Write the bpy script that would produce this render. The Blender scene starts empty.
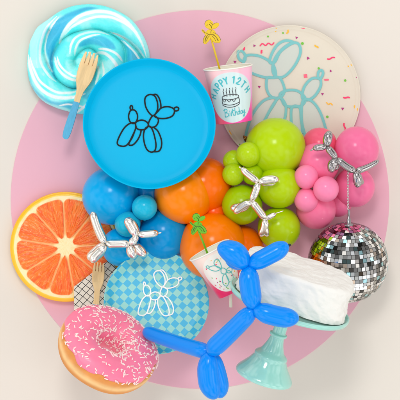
import bpy, math, random
import numpy as np
from mathutils import Vector, Matrix, Euler
random.seed(7); RNG = np.random.RandomState(5)
PI = math.pi
S = 0.002            # one photo pixel on the board = 2 mm
H = 3000.0           # camera height in the same units
C = bpy.context.scene.collection

# ------------------------------------------------------------------ helpers
def lin(c):
    return tuple(((v/255)/12.92 if v/255 <= .04045 else ((v/255+.055)/1.055)**2.4) for v in c)
def dm(c, f=.8): return tuple(255*((v*12.92) if v <= .0031308 else 1.055*v**(1/2.4)-.055) for v in (q*f for q in lin(c)))
def kz(z): return 1 - z/H
def P(x, y, z): return Vector(((x-200)*kz(z)*S, (200-y)*kz(z)*S, z*S))

def mat(name, col, rough=.4, metal=0., spec=.5, coat=0., sss=0., sssr=(1, .5, .4), bump=None, vcol=False, vary=None, coatr=.05, sheen=0.):
    m = bpy.data.materials.new(name); m.use_nodes = True
    nt = m.node_tree; b = nt.nodes['Principled BSDF']
    c = lin(col)+(1,)
    b.inputs['Base Color'].default_value = c
    b.inputs['Roughness'].default_value = rough; b.inputs['Metallic'].default_value = metal
    b.inputs['Specular IOR Level'].default_value = spec
    b.inputs['Coat Weight'].default_value = coat; b.inputs['Coat Roughness'].default_value = coatr
    b.inputs['Sheen Weight'].default_value = sheen
    if sss:
        b.inputs['Subsurface Weight'].default_value = sss; b.inputs['Subsurface Radius'].default_value = sssr
        b.inputs['Subsurface Scale'].default_value = 3*S
    tc = nt.nodes.new('ShaderNodeTexCoord'); mp = nt.nodes.new('ShaderNodeMapping')
    mp.inputs['Scale'].default_value = (1/S,)*3
    nt.links.new(tc.outputs['Object'], mp.inputs['Vector'])
    src = None
    if vcol:
        a = nt.nodes.new('ShaderNodeAttribute'); a.attribute_name = 'Col'; src = a.outputs['Color']
    if vary:       # (scale, amount, stretch): natural tone variation of the material itself
        n = nt.nodes.new('ShaderNodeTexNoise'); n.inputs['Scale'].default_value = vary[0]; n.inputs['Detail'].default_value = 5
        v = mp.outputs['Vector']
        if len(vary) > 2:
            m2 = nt.nodes.new('ShaderNodeMapping'); m2.inputs['Scale'].default_value = vary[2]
            nt.links.new(v, m2.inputs['Vector']); v = m2.outputs['Vector']
        nt.links.new(v, n.inputs['Vector'])
        r = nt.nodes.new('ShaderNodeMapRange'); r.inputs['From Min'].default_value = .3; r.inputs['From Max'].default_value = .7
        r.inputs['To Min'].default_value = 1-vary[1]; r.inputs['To Max'].default_value = 1+vary[1]*.3
        nt.links.new(n.outputs['Fac'], r.inputs['Value'])
        mx = nt.nodes.new('ShaderNodeMix'); mx.data_type = 'RGBA'; mx.blend_type = 'MULTIPLY'; mx.inputs[0].default_value = 1
        if src: nt.links.new(src, mx.inputs[6])
        else: mx.inputs[6].default_value = c
        nt.links.new(r.outputs[0], mx.inputs[7]); src = mx.outputs[2]
    if src: nt.links.new(src, b.inputs['Base Color'])
    if bump:       # (scale, strength, distance in px, detail)
        n = nt.nodes.new('ShaderNodeTexNoise'); n.inputs['Scale'].default_value = bump[0]
        n.inputs['Detail'].default_value = bump[3] if len(bump) > 3 else 3
        nt.links.new(mp.outputs['Vector'], n.inputs['Vector'])
        bp = nt.nodes.new('ShaderNodeBump'); bp.inputs['Strength'].default_value = bump[1]; bp.inputs['Distance'].default_value = bump[2]*S
        nt.links.new(n.outputs['Fac'], bp.inputs['Height']); nt.links.new(bp.outputs['Normal'], b.inputs['Normal'])
    m['mp'] = mp.name
    return m

def mesh(name, V, F, m, parent=None, smooth=True, k=1.0, col=None, loc=None):
    """V in px units, local to the parent."""
    V = np.asarray(V, float)*S*k
    me = bpy.data.meshes.new(name); me.from_pydata(V.tolist(), [], [list(map(int, f)) for f in F]); me.update()
    if smooth: me.polygons.foreach_set('use_smooth', [True]*len(me.polygons))
    if m is not None: me.materials.append(m)
    if col is not None:
        a = me.color_attributes.new('Col', 'FLOAT_COLOR', 'POINT')
        cc = np.ones((len(V), 4)); cc[:, :3] = col; a.data.foreach_set('color', cc.ravel())
    o = bpy.data.objects.new(name, me); C.objects.link(o)
    if parent is not None: o.parent = parent
    if loc is not None: o.location = loc
    return o

def thing(name, label, cat, loc, R=None, group=None):
    o = bpy.data.objects.new(name, None); C.objects.link(o); o.location = loc; o.empty_display_size = .02
    if R is not None: o.rotation_euler = R.to_euler()
    tag(o, label, cat, group); return o
def tag(o, label, cat, group=None, kind=None):
    o['label'] = label; o['category'] = cat
    if group: o['group'] = group
    if kind: o['kind'] = kind
    return o

class MB:
    def __init__(s): s.V = []; s.F = []; s.Cc = []
    def add(s, V, F, col=None):
        n = sum(len(v) for v in s.V); s.V.append(np.asarray(V, float).reshape(-1, 3)); s.F += [[i+n for i in f] for f in F]
        if col is not None: s.Cc.append(np.tile(np.array(col, float), (len(V), 1)) if np.ndim(col) == 1 else col)
    def out(s): return np.concatenate(s.V), s.F
    def build(s, name, m, parent=None, **kw):
        V, F = s.out()
        if s.Cc: kw['col'] = np.concatenate(s.Cc)
        return mesh(name, V, F, m, parent, **kw)

def grid_faces(nu, nv, wrapu=True, off=0):
    F = []
    for j in range(nv-1):
        for i in range(nu if wrapu else nu-1):
            a = j*nu+i; b = j*nu+(i+1) % nu
            F.append([off+a, off+b, off+b+nu, off+a+nu])
    return F

def lathe(prof, n=64, closed_ends=True):
    """prof [(r,z)...] from one end to the other"""
    prof = np.array(prof, float); t = np.linspace(0, 2*PI, n, endpoint=False)
    V = np.concatenate([np.stack([r*np.cos(t), r*np.sin(t), np.full(n, z)], 1) for r, z in prof])
    F = grid_faces(n, len(prof))
    if closed_ends:
        F.append(list(range(n))[::-1]); F.append([(len(prof)-1)*n+i for i in range(n)])
    return V, F

def smooth_pts(pts, closed=False, sub=8):
    p = np.array(pts, float); n = len(p); out = []
    rng = range(n if closed else n-1)
    for i in rng:
        if closed: a, b, c, d = p[(i-1) % n], p[i], p[(i+1) % n], p[(i+2) % n]
        else: a, b, c, d = p[max(i-1, 0)], p[i], p[i+1], p[min(i+2, n-1)]
        for s in range(sub):
            t = s/sub
            out.append(.5*((2*b)+(c-a)*t+(2*a-5*b+4*c-d)*t*t+(3*b-a-3*c+d)*t**3))
    if not closed: out.append(p[-1])
    return np.array(out)

def ribbon(pts, w, closed=False, caps=True):
    """flat strip along 2-D points -> V2, F"""
    p = np.asarray(pts, float); n = len(p)
    if closed: t = np.roll(p, -1, 0)-np.roll(p, 1, 0)
    else: t = np.gradient(p, axis=0)
    t /= np.linalg.norm(t, axis=1)[:, None]+1e-9
    nr = np.stack([-t[:, 1], t[:, 0]], 1)
    w = np.broadcast_to(w, (n,))[:, None]/2
    V = np.concatenate([p+nr*w, p, p-nr*w]); F = []
    for i in range(n if closed else n-1):
        j = (i+1) % n
        F += [[i, i+n, j+n, j], [i+n, i+2*n, j+2*n, j+n]]
    if caps and not closed:
        for e, s in ((0, -1), (n-1, 1)):
            base = len(V); a0 = math.atan2(nr[e, 1], nr[e, 0]); ww = float(w[e, 0])
            arc = [p[e]+ww*np.array([math.cos(a0-s*q), math.sin(a0-s*q)]) for q in np.linspace(0, PI, 7)]
            V = np.concatenate([V, np.array(arc)]); F.append([e+n]+list(range(base, base+7)))
    return V, F
def raise2(V2, z): return np.column_stack([V2, np.full(len(V2), z)])

def hashn(i, j, s=0):
    h = np.sin(i*127.1+j*311.7+s*74.7)*43758.5453
    return h-np.floor(h)
def vnoise(x, y, s=0):
    xi, yi = np.floor(x), np.floor(y); fx, fy = x-xi, y-yi
    fx = fx*fx*(3-2*fx); fy = fy*fy*(3-2*fy)
    a, b, c, d = hashn(xi, yi, s), hashn(xi+1, yi, s), hashn(xi, yi+1, s), hashn(xi+1, yi+1, s)
    return (a*(1-fx)+b*fx)*(1-fy)+(c*(1-fx)+d*fx)*fy
def fbm(x, y, s=0, o=4):
    v = 0; a = .5
    for i in range(o): v = v+a*vnoise(x*2**i, y*2**i, s+i); a *= .5
    return v/(1-.5**o)
def sst(a, b, x): t = np.clip((x-a)/(b-a), 0, 1); return t*t*(3-2*t)
def mixc(a, b, t): return a*(1-t[..., None])+b*t[..., None]
def inpoly(x, y, poly):
    r = np.zeros(x.shape, bool); n = len(poly); j = n-1
    for i in range(n):
        xi, yi = poly[i]; xj, yj = poly[j]
        if yi != yj: r ^= ((yi > y) != (yj > y)) & (x < (xj-xi)*(y-yi)/(yj-yi)+xi)
        j = i
    return r
def dist_poly(x, y, p, closed=False):
    d = np.full(x.shape, 1e9); n = len(p)
    for i in range(n if closed else n-1):
        a, b = np.array(p[i]), np.array(p[(i+1) % n]); ab = b-a; L = ab@ab+1e-9
        t = np.clip(((x-a[0])*ab[0]+(y-a[1])*ab[1])/L, 0, 1)
        d = np.minimum(d, np.hypot(x-a[0]-t*ab[0], y-a[1]-t*ab[1]))
    return d
def extrude(poly, z0, z1, bev=0):
    """solid slab from an outline (counter-clockwise, y up)"""
    n = len(poly); p = np.array(poly, float)
    if bev:
        t = np.roll(p, -1, 0)-np.roll(p, 1, 0); t /= np.linalg.norm(t, axis=1)[:, None]+1e-9
        q = p-np.stack([t[:, 1], -t[:, 0]], 1)*bev
        rings = [raise2(p, z0), raise2(p, z1-bev), raise2(q, z1)]
    else: rings = [raise2(p, z0), raise2(p, z1)]
    V = np.concatenate(rings); F = grid_faces(n, len(rings))
    F.append(list(range(n))[::-1]); F.append([(len(rings)-1)*n+i for i in range(n)])
    return V, F

def frame_to(d, up=(0, 0, 1)):
    """rotation whose +Z runs along d"""
    d = Vector(d).normalized(); u = Vector(up)
    if abs(d.dot(u)) > .98: u = Vector((0, 1, 0))
    x = u.cross(d).normalized(); y = d.cross(x)
    return Matrix((x, y, d)).transposed()

# ------------------------------------------------------------------ camera, light, world
cam = bpy.data.cameras.new('camera'); co = bpy.data.objects.new('camera', cam); C.objects.link(co)
co.location = (0, 0, H*S); cam.sensor_width = 36; cam.lens = 36*H/400; cam.clip_start = .1; cam.clip_end = 200
bpy.context.scene.camera = co
sc = bpy.context.scene
sc.view_settings.view_transform = 'Standard'; sc.view_settings.look = 'None'; sc.view_settings.exposure = 0; sc.view_settings.gamma = 1
sc.cycles.use_denoising = True; sc.cycles.max_bounces = 8; sc.cycles.sample_clamp_indirect = 6

w = bpy.data.worlds.new('World'); sc.world = w; w.use_nodes = True
nt = w.node_tree; bg = nt.nodes['Background']
tc = nt.nodes.new('ShaderNodeTexCoord')
no = nt.nodes.new('ShaderNodeTexNoise'); no.inputs['Scale'].default_value = 2.6; no.inputs['Detail'].default_value = 1.0
cr = nt.nodes.new('ShaderNodeValToRGB'); cr.color_ramp.interpolation = 'LINEAR'
e = cr.color_ramp.elements
e[0].position = .40; e[0].color = (.10, .095, .09, 1); e[1].position = .60; e[1].color = (1.42, 1.39, 1.37, 1)
n1 = e.new(.49); n1.color = (.75, .78, .80, 1)
nt.links.new(tc.outputs['Generated'], no.inputs['Vector']); nt.links.new(no.outputs['Fac'], cr.inputs['Fac'])
nt.links.new(cr.outputs['Color'], bg.inputs['Color']); bg.inputs['Strength'].default_value = 1.33

def area(name, pos, size, power, col=(1, 1, 1)):
    l = bpy.data.lights.new(name, 'AREA'); l.shape = 'RECTANGLE'; l.size, l.size_y = size; l.energy = power; l.color = col
    o = bpy.data.objects.new(name, l); C.objects.link(o); o.location = pos
    o.rotation_euler = (-Vector(pos)).to_track_quat('-Z', 'Y').to_euler(); return o
area('key_softbox', (-.35, 2.3, 5.3), (1.2, 1.2), 84, (1, .99, .97))
area('side_fill', (3.6, -1.2, 3.6), (.7, 1.9), 7, (.95, .98, 1))  # added fill light for highlights on the chrome balloons

# ------------------------------------------------------------------ setting
M = {}
M['cream'] = mat('cream_card', dm((243, 234, 223), .82), .9, spec=.15)
M['pinkcard'] = mat('pink_card', dm((246, 189, 205), .85), .9, spec=.1)
bd = mesh('backdrop', [(-4000, -4000, -1), (4000, -4000, -1), (4000, 4000, -1), (-4000, 4000, -1)], [[0, 1, 2, 3]], M['cream'], smooth=False)
bd['kind'] = 'structure'
V, F = lathe([(188.6, -.9), (189.2, -.9), (189.2, .1), (189, .3)], 256)
o = mesh('paper_circle', V, F, M['pinkcard'], smooth=False, loc=P(200, 199.5, 0))
tag(o, 'huge flat pink paper circle lying on the cream board under everything', 'paper circle')

# ------------------------------------------------------------------ frosting swirl
def swirl():
    ol = smooth_pts([(27.5, 62), (29.6, 44), (33.5, 34), (38, 26.5), (48, 19), (60, 10.8), (74, 5.2), (90, 3.6), (104, 5.2), (117, 9.8), (131, 18), (141, 30), (148, 44), (150.5, 58),
                     (148, 76), (140, 92), (126, 106), (106, 114), (84, 114), (70, 111.5), (55, 107), (43, 100.5), (34, 90), (29, 78)], True, 6)
    st = .36
    gx, gy = np.meshgrid(np.arange(25, 153, st), np.arange(1.5, 118, st))
    d0 = dist_poly(gx, gy, ol, True); ins = inpoly(gx, gy, ol)
    x = gx+1.0*(fbm(gx*.08, gy*.08, 3)-.5); y = gy+1.0*(fbm(gx*.08, gy*.08, 9)-.5)
    seams = [[(74, 88.5), (65.5, 85.6), (57.6, 79.5), (53, 71), (52.2, 58), (57.6, 46.4), (65.5, 37.6), (78, 31.5), (94, 29), (106, 31.5), (117, 37.6), (124, 46), (126, 58), (124, 72), (114, 86), (100, 96)],
             [(106, 31.5), (118, 34.5), (130, 42), (139, 52), (145, 64)],
             [(75.5, 65), (75, 60), (80, 53), (88.5, 48), (95.5, 51), (100.5, 58), (100, 65), (96, 72), (87, 85), (74, 88.5)],
             [(52, 71), (46, 60), (44, 46), (50, 30)]]
    whites = [([(57.6, 16.5), (48, 27), (43.6, 36.8), (41, 47), (41, 58), (44.5, 68), (51, 77), (57, 82)], 1.0),
              ([(60, 17.5), (51, 29), (46.6, 41), (45.6, 52), (48.5, 64), (53, 72)], .9),
              ([(28.9, 55), (31, 67), (36, 81), (46, 92.6), (60, 98), (74, 97.5), (86, 94)], 1.4),
              ([(31, 57), (34, 67), (40, 79.5), (49, 88), (60, 93), (72, 92.6), (80, 90)], 1.0),
              ([(60, 43), (64, 35), (71, 24.5), (80, 17), (90.5, 13), (101, 11.4), (115, 14), (129, 22.7), (138, 33)], 1.5),
              ([(66, 35), (73, 27.5), (81, 23), (90.5, 19), (103, 16.8), (117, 19), (132, 28), (142, 42), (147, 56)], 1.1),
              ([(111.5, 31.8), (125.5, 38), (136, 46), (145, 57)], .9), ([(122, 40.5), (132.5, 49), (141, 60)], .8),
              ([(71, 54), (72.5, 45), (77, 38), (86, 33.6), (99, 32), (110, 35.2)], 1.0),
              ([(75.5, 55.5), (77.5, 47), (82, 41), (91, 36.8), (101, 34.8)], .9),
              ([(55.5, 57), (58, 67), (64, 75), (72.5, 79.5), (84, 81)], 1.1), ([(58, 57), (60.5, 65), (67, 72), (76, 76.5), (86, 77)], .9),
              ([(95, 54), (105, 53.5), (112.5, 59), (118, 67), (118, 76)], 1.3), ([(100, 49.5), (109.5, 50), (118, 54.5), (123, 61)], 1.0),
              ([(98, 65.5), (100, 73), (97, 84)], .9), ([(103, 63), (105, 72), (104, 82)], .8),
              ([(60, 106), (70, 104.5), (82, 106.5), (92, 110)], .7), ([(78, 112), (86, 106), (95, 98)], 1.0), ([(84, 60), (80, 66)], .7), ([(90, 53), (97, 62)], .8)]
    darks = [([(47, 35), (46.5, 52), (52, 66), (53, 58), (57, 46), (62, 38), (66, 30), (72, 22), (80, 15), (92, 10.5), (100, 8), (90, 6.5), (78, 9), (66, 14), (54, 23)], 1),
             ([(79, 49), (81, 43), (90, 38), (103, 36), (114, 42), (117, 50), (106, 49), (94, 45.5), (86, 47)], .85),
             ([(121, 38), (133, 47.5), (142, 60), (128, 64), (127, 50)], .8),
             ([(27, 66), (34, 84), (46, 97), (60, 101.5), (76, 101), (76, 110), (60, 107), (44, 101), (32, 88)], .75),
             ([(46, 62), (50, 68), (53, 76), (58, 82), (56, 74), (54, 62)], .6),
             ([(99, 66), (97, 72), (88, 84), (82, 96), (90, 100), (97, 86)], .6), ([(62, 81), (74, 85), (86, 84), (84, 90), (72, 89)], .4)]
    Sd = np.full(gx.shape, 1e9)
    for s in seams: Sd = np.minimum(Sd, dist_poly(x, y, smooth_pts(s, False, 4)))
    base = np.array(lin((104, 244, 245))); pale = np.array(lin((180, 252, 250))); blue = np.array(lin((52, 182, 222))); wht = np.array(lin((246, 250, 248)))
    th = np.arctan2(gy-60, gx-90); rr = np.hypot(gx-90, gy-60)
    col = np.broadcast_to(base, gx.shape+(3,)).copy()
    col = mixc(col, pale, .8*sst(.45, .7, fbm(th*2.2+rr*.02, rr*.10, 2)))
    col = mixc(col, pale, .75*inpoly(x, y, [(30, 40), (38, 27), (55, 15), (47, 28), (42, 40), (40, 56), (43, 68), (36, 68), (31, 56)]))
    for pl, a in darks:
        pl = smooth_pts(pl, True, 4); dd = dist_poly(x, y, pl, True); dd = np.where(inpoly(x, y, pl), dd, -dd)
        streak = .75+.5*fbm(th*3+rr*.05, rr*.45, 21)
        col = mixc(col, blue, np.clip(a*sst(-.8, 2.2, dd)*streak, 0, 1))
    for wl, ww in whites:
        p = smooth_pts(wl, False, 4); n = len(p); dd = np.full(x.shape, 1e9)
        for i in range(n-1):
            wl_ = .25+.75*min(1, 6*min(i+.5, n-1.5-i)/(n-1)); dd = np.minimum(dd, dist_poly(x, y, p[i:i+2])/wl_)
        col = mixc(col, wht, .9*(1-sst(ww*.75, ww*1.6, dd)))
    col = col*(.94+.1*fbm(gx*.9, gy*.9, 31, 2))[..., None]
    h = 9+17*np.clip(1-(1-np.clip(d0/26, 0, 1))**2, 0, 1)**.5+4*sst(15, 60, d0)
    h = h-9*np.exp(-(Sd/1.5))-4*np.exp(-(Sd/4.5)**2)+3*sst(0, 14, Sd)
    h += .5*np.sin(rr*.5+th*2)*sst(0, 8, Sd)
    h = np.where(ins, h, 0)
    ny, nx = gx.shape; idx = -np.ones(ny*nx, int); keep = (ins | (d0 < st*1.1)).ravel()
    # snap outside ring vertices to outline
    GX, GY = gx.ravel().copy(), gy.ravel().copy()
    olp = np.array(ol)
    for q in np.where(keep & ~ins.ravel())[0]:
        j = np.argmin((olp[:, 0]-GX[q])**2+(olp[:, 1]-GY[q])**2)
        best = None
        for a, b in ((j-1, j), (j, (j+1) % len(olp))):
            A, B = olp[a], olp[b]; t = np.clip(((GX[q]-A[0])*(B-A)[0]+(GY[q]-A[1])*(B-A)[1])/((B-A)@(B-A)), 0, 1); c = A+t*(B-A)
            dq = (c[0]-GX[q])**2+(c[1]-GY[q])**2
            if best is None or dq < best[0]: best = (dq, c)
        GX[q], GY[q] = best[1]
    idx[keep] = np.arange(keep.sum())
    Hh = h.ravel(); Hh = np.where(ins.ravel(), Hh, 0)
    k = kz(20); V = np.stack([(GX-89)*k, (60-GY)*k, Hh], 1)[keep]
    I = idx.reshape(ny, nx); a, b, c, d = I[:-1, :-1], I[:-1, 1:], I[1:, 1:], I[1:, :-1]
    ok = (a >= 0) & (b >= 0) & (c >= 0) & (d >= 0)
    F = np.stack([a[ok], d[ok], c[ok], b[ok]], 1)
    m = mat('aqua_frosting', (98, 240, 240), .42, spec=.4, vcol=True, bump=(1.6, .25, .5), coat=.15)
    o = mesh('frosting_swirl', V, F, m, col=col.reshape(-1, 3)[keep])
    o.location = P(88.2, 60, 20); o.location.z = 0.0012
    tag(o, 'big round aqua and white frosting swirl with twisted spiral stripes at upper left', 'frosting swirl')
swirl()

# ------------------------------------------------------------------ plates
def plate(label, name, c, R, z, tilt, prof_rim, m, rimh):
    """tilt = Euler rotation; profile: flat, sloping wall, rolled lip"""
    k = kz(z); t = thing(name, label, 'plate', P(c[0], c[1], z), tilt)
    r0 = R-prof_rim
    pr = [(r, 0) for r in np.linspace(.01, r0-2, 14)]+[(r0-.8, .25), (r0+.2, .9), (R-1.6, rimh-.6), (R-1.0, rimh), (R-.5, rimh+.15), (R, rimh-.2), (R, rimh-1.0), (R-.9, rimh-1.3), (r0, -1.2), (r0-2, -1.7), (1, -1.7)]
    V, F = lathe(pr, 160); d = mesh('dish', V, F, m, t, k=k)
    return t, d, k

MOT = {  # balloon-dog line art, zoom units (5 per px), y down
 'c': [[(107, 76), (113, 84), (111, 98), (103, 97), (101, 84)],
       [(112, 98), (128, 104), (138, 128), (133, 155), (117, 168), (100, 158), (93, 132), (100, 106)],
       [(125, 168), (103, 166), (75, 186), (52, 222), (36, 262), (44, 279), (72, 283), (92, 268), (113, 228), (128, 192)],
       [(128, 165), (145, 153), (165, 151), (186, 162), (191, 178), (178, 195), (155, 200), (134, 192)],
       [(215, 128), (236, 138), (242, 156), (230, 180), (208, 187), (193, 178), (196, 156)],
       [(206, 20), (226, 30), (238, 62), (237, 100), (218, 127), (198, 116), (179, 82), (175, 44), (186, 26)],
       [(238, 108), (258, 88), (290, 82), (318, 92), (322, 112), (308, 132), (275, 142), (240, 140), (222, 128)],
       [(322, 90), (334, 84), (344, 90), (340, 101), (326, 103)],
       [(198, 182), (212, 200), (222, 232), (229, 272), (225, 302), (208, 313), (186, 302), (172, 270), (167, 228), (176, 194)]],
 'o': [[(127, 196), (112, 236), (93, 273), (112, 277), (134, 256), (150, 226), (156, 200)],
       [(212, 22), (232, 20), (246, 38), (254, 66), (255, 88)],
       [(222, 190), (240, 208), (256, 250), (256, 285), (243, 308), (214, 311)]]}
def dog_art(parent, k, m, width, sc_, rot, off, z, name='dog_print'):
    b = MB(); ca, sa = math.cos(rot), math.sin(rot)
    def T(p):
        q = (np.array(p, float)*.2+np.array([110, 90])-np.array([150, 125]))*sc_
        return np.stack([q[:, 0]*ca-q[:, 1]*sa+off[0], -(q[:, 0]*sa+q[:, 1]*ca+off[1])], 1)
    n = 0
    for grp, cl in (('c', True), ('o', False)):
        for p in MOT[grp]:
            V, F = ribbon(smooth_pts(T(p), cl, 8), width, cl)
            n += 1; lo = raise2(V, z+.012*n); N = len(lo)
            b.add(lo, F)
            # little raised bead: side skirts
            Vs, Fs = ribbon(smooth_pts(T(p), cl, 8), width*.55, cl); b.add(raise2(Vs, z+.22+.012*n), Fs)
    b.build(name, m, parent, k=k, smooth=False)

M['blueplate'] = mat('cyan_plate_gloss', dm((0, 190, 238), .84), .3, spec=.06, bump=(.09, .06, 1))
M['black'] = mat('black_ink', (8, 12, 14), .5, spec=.2)
tp = Euler((math.radians(-9), math.radians(3), 0)).to_matrix()
t, dish, k = plate('large plain cyan blue plate with black balloon dog outline at its centre', 'party_plate', (149, 125), 66.3, 62, tp, 5.6, M['blueplate'], 9)
t['group'] = 'party plates'
dog_art(dish, k, M['black'], 1.5, 1.0, 0, (1, 0), .5)

# checker plate
m = mat('checker_print', (90, 200, 225), .4, spec=.35)
nt_ = m.node_tree; b_ = nt_.nodes['Principled BSDF']; mp_ = nt_.nodes[m['mp']]
mp_.vector_type = 'POINT'; m2 = nt_.nodes.new('ShaderNodeMapping'); m2.inputs['Rotation'].default_value = (0, 0, math.radians(41)); m2.inputs['Location'].default_value = (.3, .7, .513)
nt_.links.new(mp_.outputs[0], m2.inputs['Vector'])
sx = nt_.nodes.new('ShaderNodeSeparateXYZ'); cx = nt_.nodes.new('ShaderNodeCombineXYZ'); nt_.links.new(m2.outputs[0], sx.inputs[0]); nt_.links.new(sx.outputs[0], cx.inputs[0]); nt_.links.new(sx.outputs[1], cx.inputs[1]); cx.inputs[2].default_value = .5
ch = nt_.nodes.new('ShaderNodeTexChecker'); ch.inputs['Scale'].default_value = 1/6.2; nt_.links.new(cx.outputs[0], ch.inputs['Vector'])
ch.inputs['Color1'].default_value = lin(dm((64, 198, 240), .84))+(1,); ch.inputs['Color2'].default_value = lin(dm((160, 232, 224), .84))+(1,)
nt_.links.new(ch.outputs['Color'], b_.inputs['Base Color'])
M['checker'] = m
M['whiteink'] = mat('white_ink', (248, 250, 246), .45)
tp = Euler((math.radians(-13), math.radians(2), 0)).to_matrix()
t, dish, k = plate('round plate with aqua and mint checkerboard and white balloon dog outline', 'party_plate', (156.3, 303), 52.6, 44, tp, 8, M['checker'], 4.5)
t['group'] = 'party plates'
dog_art(dish, k, M['whiteink'], 1.25, .80, math.radians(-10), (5.2, -8.3), .5)

# confetti plate
M['confplate'] = mat('cream_plate', dm((232, 222, 204), .92), .5, spec=.2, vary=(.02, .06))
t, dish, k = plate('large cream confetti plate with teal outlined balloon dog behind the lime balloons', 'party_plate', (289.3, 96.3), 71.2, 5, Matrix.Identity(3), 4, M['confplate'], .8)
t['group'] = 'party plates'
tealm = mat('teal_ink', dm((124, 202, 202), .88), .5); greym = mat('pale_teal_ink', dm((208, 214, 204), .92), .5)
def TC(p): q = np.array(p, float)*.375+np.array([220, 20])-np.array([289.3, 96.3]); return np.stack([q[:, 0], -q[:, 1]], 1)
loops = [[(48, 86), (58, 83), (66, 92), (67, 106), (60, 110), (50, 102)],
         [(64, 106), (74, 94), (104, 96), (132, 110), (143, 122), (148, 138), (146, 152), (120, 153), (84, 141), (65, 124)],
         [(132, 112), (140, 86), (156, 64), (176, 55), (196, 60), (182, 68), (160, 86), (146, 112)],
         [(214, 74), (212, 96), (196, 126), (172, 150), (152, 152), (141, 138), (143, 112), (158, 86), (182, 66), (204, 61)],
         [(126, 155), (124, 180), (132, 200), (147, 208), (165, 203), (172, 184), (160, 155), (142, 154)],
         [(160, 198), (178, 188), (206, 189), (226, 206), (224, 222), (208, 231), (176, 229), (165, 214)],
         [(264, 156), (244, 157), (225, 178), (219, 206), (232, 214), (252, 203), (267, 180), (269, 164)],
         [(262, 154), (262, 140), (270, 134), (275, 142), (268, 156)],
         [(150, 210), (118, 214), (90, 246), (74, 286), (68, 330), (100, 330), (112, 284), (128, 250)],
         [(156, 208), (172, 220), (176, 240), (170, 270), (150, 300), (118, 330), (98, 330), (112, 286), (130, 246)],
         [(192, 233), (212, 233), (216, 262), (218, 300), (196, 312), (190, 270)],
         [(222, 214), (244, 216), (264, 240), (279, 280), (288, 330), (240, 330), (222, 290), (217, 250)]]
b1 = MB(); b2 = MB()
for i, l in enumerate(loops):
    p = smooth_pts(TC(l), True, 8); c0 = p.mean(0); n = len(p)
    b1.add(raise2(np.vstack([p, c0]), .42+.03*i), [[q, n, (q+1) % n][::-1] for q in range(n)])
    V, F = ribbon(p, 2.6, True); b2.add(raise2(V, .82+.05*i), F)
b1.build('dog_print_fill', greym, dish, k=k, smooth=False); b2.build('dog_print', tealm, dish, k=k, smooth=False)
CM = {'h': mat('hot_pink_ink', (250, 50, 105), .5), 'm': mat('magenta_ink', (172, 28, 120), .5), 'y': mat('yellow_ink', (252, 184, 40), .5), 'g': mat('green_ink', (112, 190, 50), .5), 's': mat('salmon_ink', (250, 100, 125), .5)}
conf = {q: MB() for q in CM}
def wig(cx, cy, a, L, amp, w, c, per=1.5):
    s = np.linspace(-1, 1, 15); x = s*L/2; y = amp*np.sin(s*PI*per); a = math.radians(a)
    V, F = ribbon(np.stack([cx+x*math.cos(a)-y*math.sin(a), cy+x*math.sin(a)+y*math.cos(a)], 1), w); conf[c].add(raise2(V, .45), F)
def dotc(cx, cy, r, c, n=12, a0=.3):
    p = [(cx+r*math.cos(a0+2*PI*i/n), cy+r*math.sin(a0+2*PI*i/n)) for i in range(n)]; conf[c].add(raise2(np.array(p), .5), [list(range(n))])
def cl(x, y): return x-289.3, 96.3-y
for x, y, a, L, amp, ww, c, per in [(244, 47.5, 80, 4.4, .5, 1.7, 'h', 1), (267, 44.3, 5, 14, 1.1, 1.2, 'h', 2.3), (288, 31, 60, 5, .6, 1.4, 'y', 1), (316.5, 46.5, -35, 3.5, .3, 1.5, 'y', 1),
     (331, 58.3, 12, 7, .5, 1.4, 'h', 1), (350, 65.5, 45, 3.5, -.6, 1.6, 'y', .5), (326.5, 79.8, 0, 3, .1, 1.8, 's', 1), (346.5, 97.6, 0, 5.5, .3, 1.6, 'h', 1), (329.5, 103.8, -8, 6, .7, 1.1, 'y', 1.5),
     (356.3, 108.5, -55, 6, .6, 1.6, 'y', 1), (344.6, 127, -80, 7, .4, 1.5, 'h', 1), (230.3, 132.5, -80, 4, .3, 1.8, 'y', 1), (303, 28.6, 0, 2, .1, 1.4, 's', 1), (276, 30, 70, 3, .3, 1.2, 'y', 1), (261.5, 51.7, 80, 2.2, .2, 1.7, 'h', 1)]:
    X, Y = cl(x, y); wig(X, Y, a, L, amp, ww, c, per)
for x, y, r, c, n, a0 in [(268, 36.5, .95, 'g', 12, 0), (302.4, 43.5, 1.4, 'g', 12, 0), (318.7, 68.3, 1.1, 'g', 12, 0), (345.2, 80.5, 1.2, 'g', 12, 0), (327.3, 116.8, 1.3, 'g', 12, 0), (240.4, 144.8, 1.7, 'g', 12, 0),
     (254.3, 45.7, 1.6, 'm', 3, 0), (235, 61.8, 1.9, 'm', 3, .5), (259.3, 86.8, 1.7, 'm', 3, .5), (296.5, 37.7, 1.6, 'm', 3, .2), (308, 58.2, 1.9, 'm', 3, 0), (330.6, 71, 1.6, 'm', 3, 2), (322.4, 94, 1.6, 'm', 3, .4), (342.6, 108.6, 1.8, 'm', 3, .5), (356.4, 77.4, .6, 'm', 6, 0),
     (305.5, 76, 2.5, 's', 4, .9), (249, 110, 1.3, 'm', 3, .5), (283, 33, .9, 'g', 12, 0), (225, 88, 1.2, 'g', 12, 0)]:
    X, Y = cl(x, y); dotc(X, Y, r, c, n, a0)
cn = {'h': 'pink_confetti_print', 'm': 'magenta_confetti_print', 'y': 'yellow_confetti_print', 'g': 'green_confetti_print', 's': 'salmon_confetti_print'}
for q in conf: conf[q].build(cn[q], CM[q], dish, k=k, smooth=False)

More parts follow.
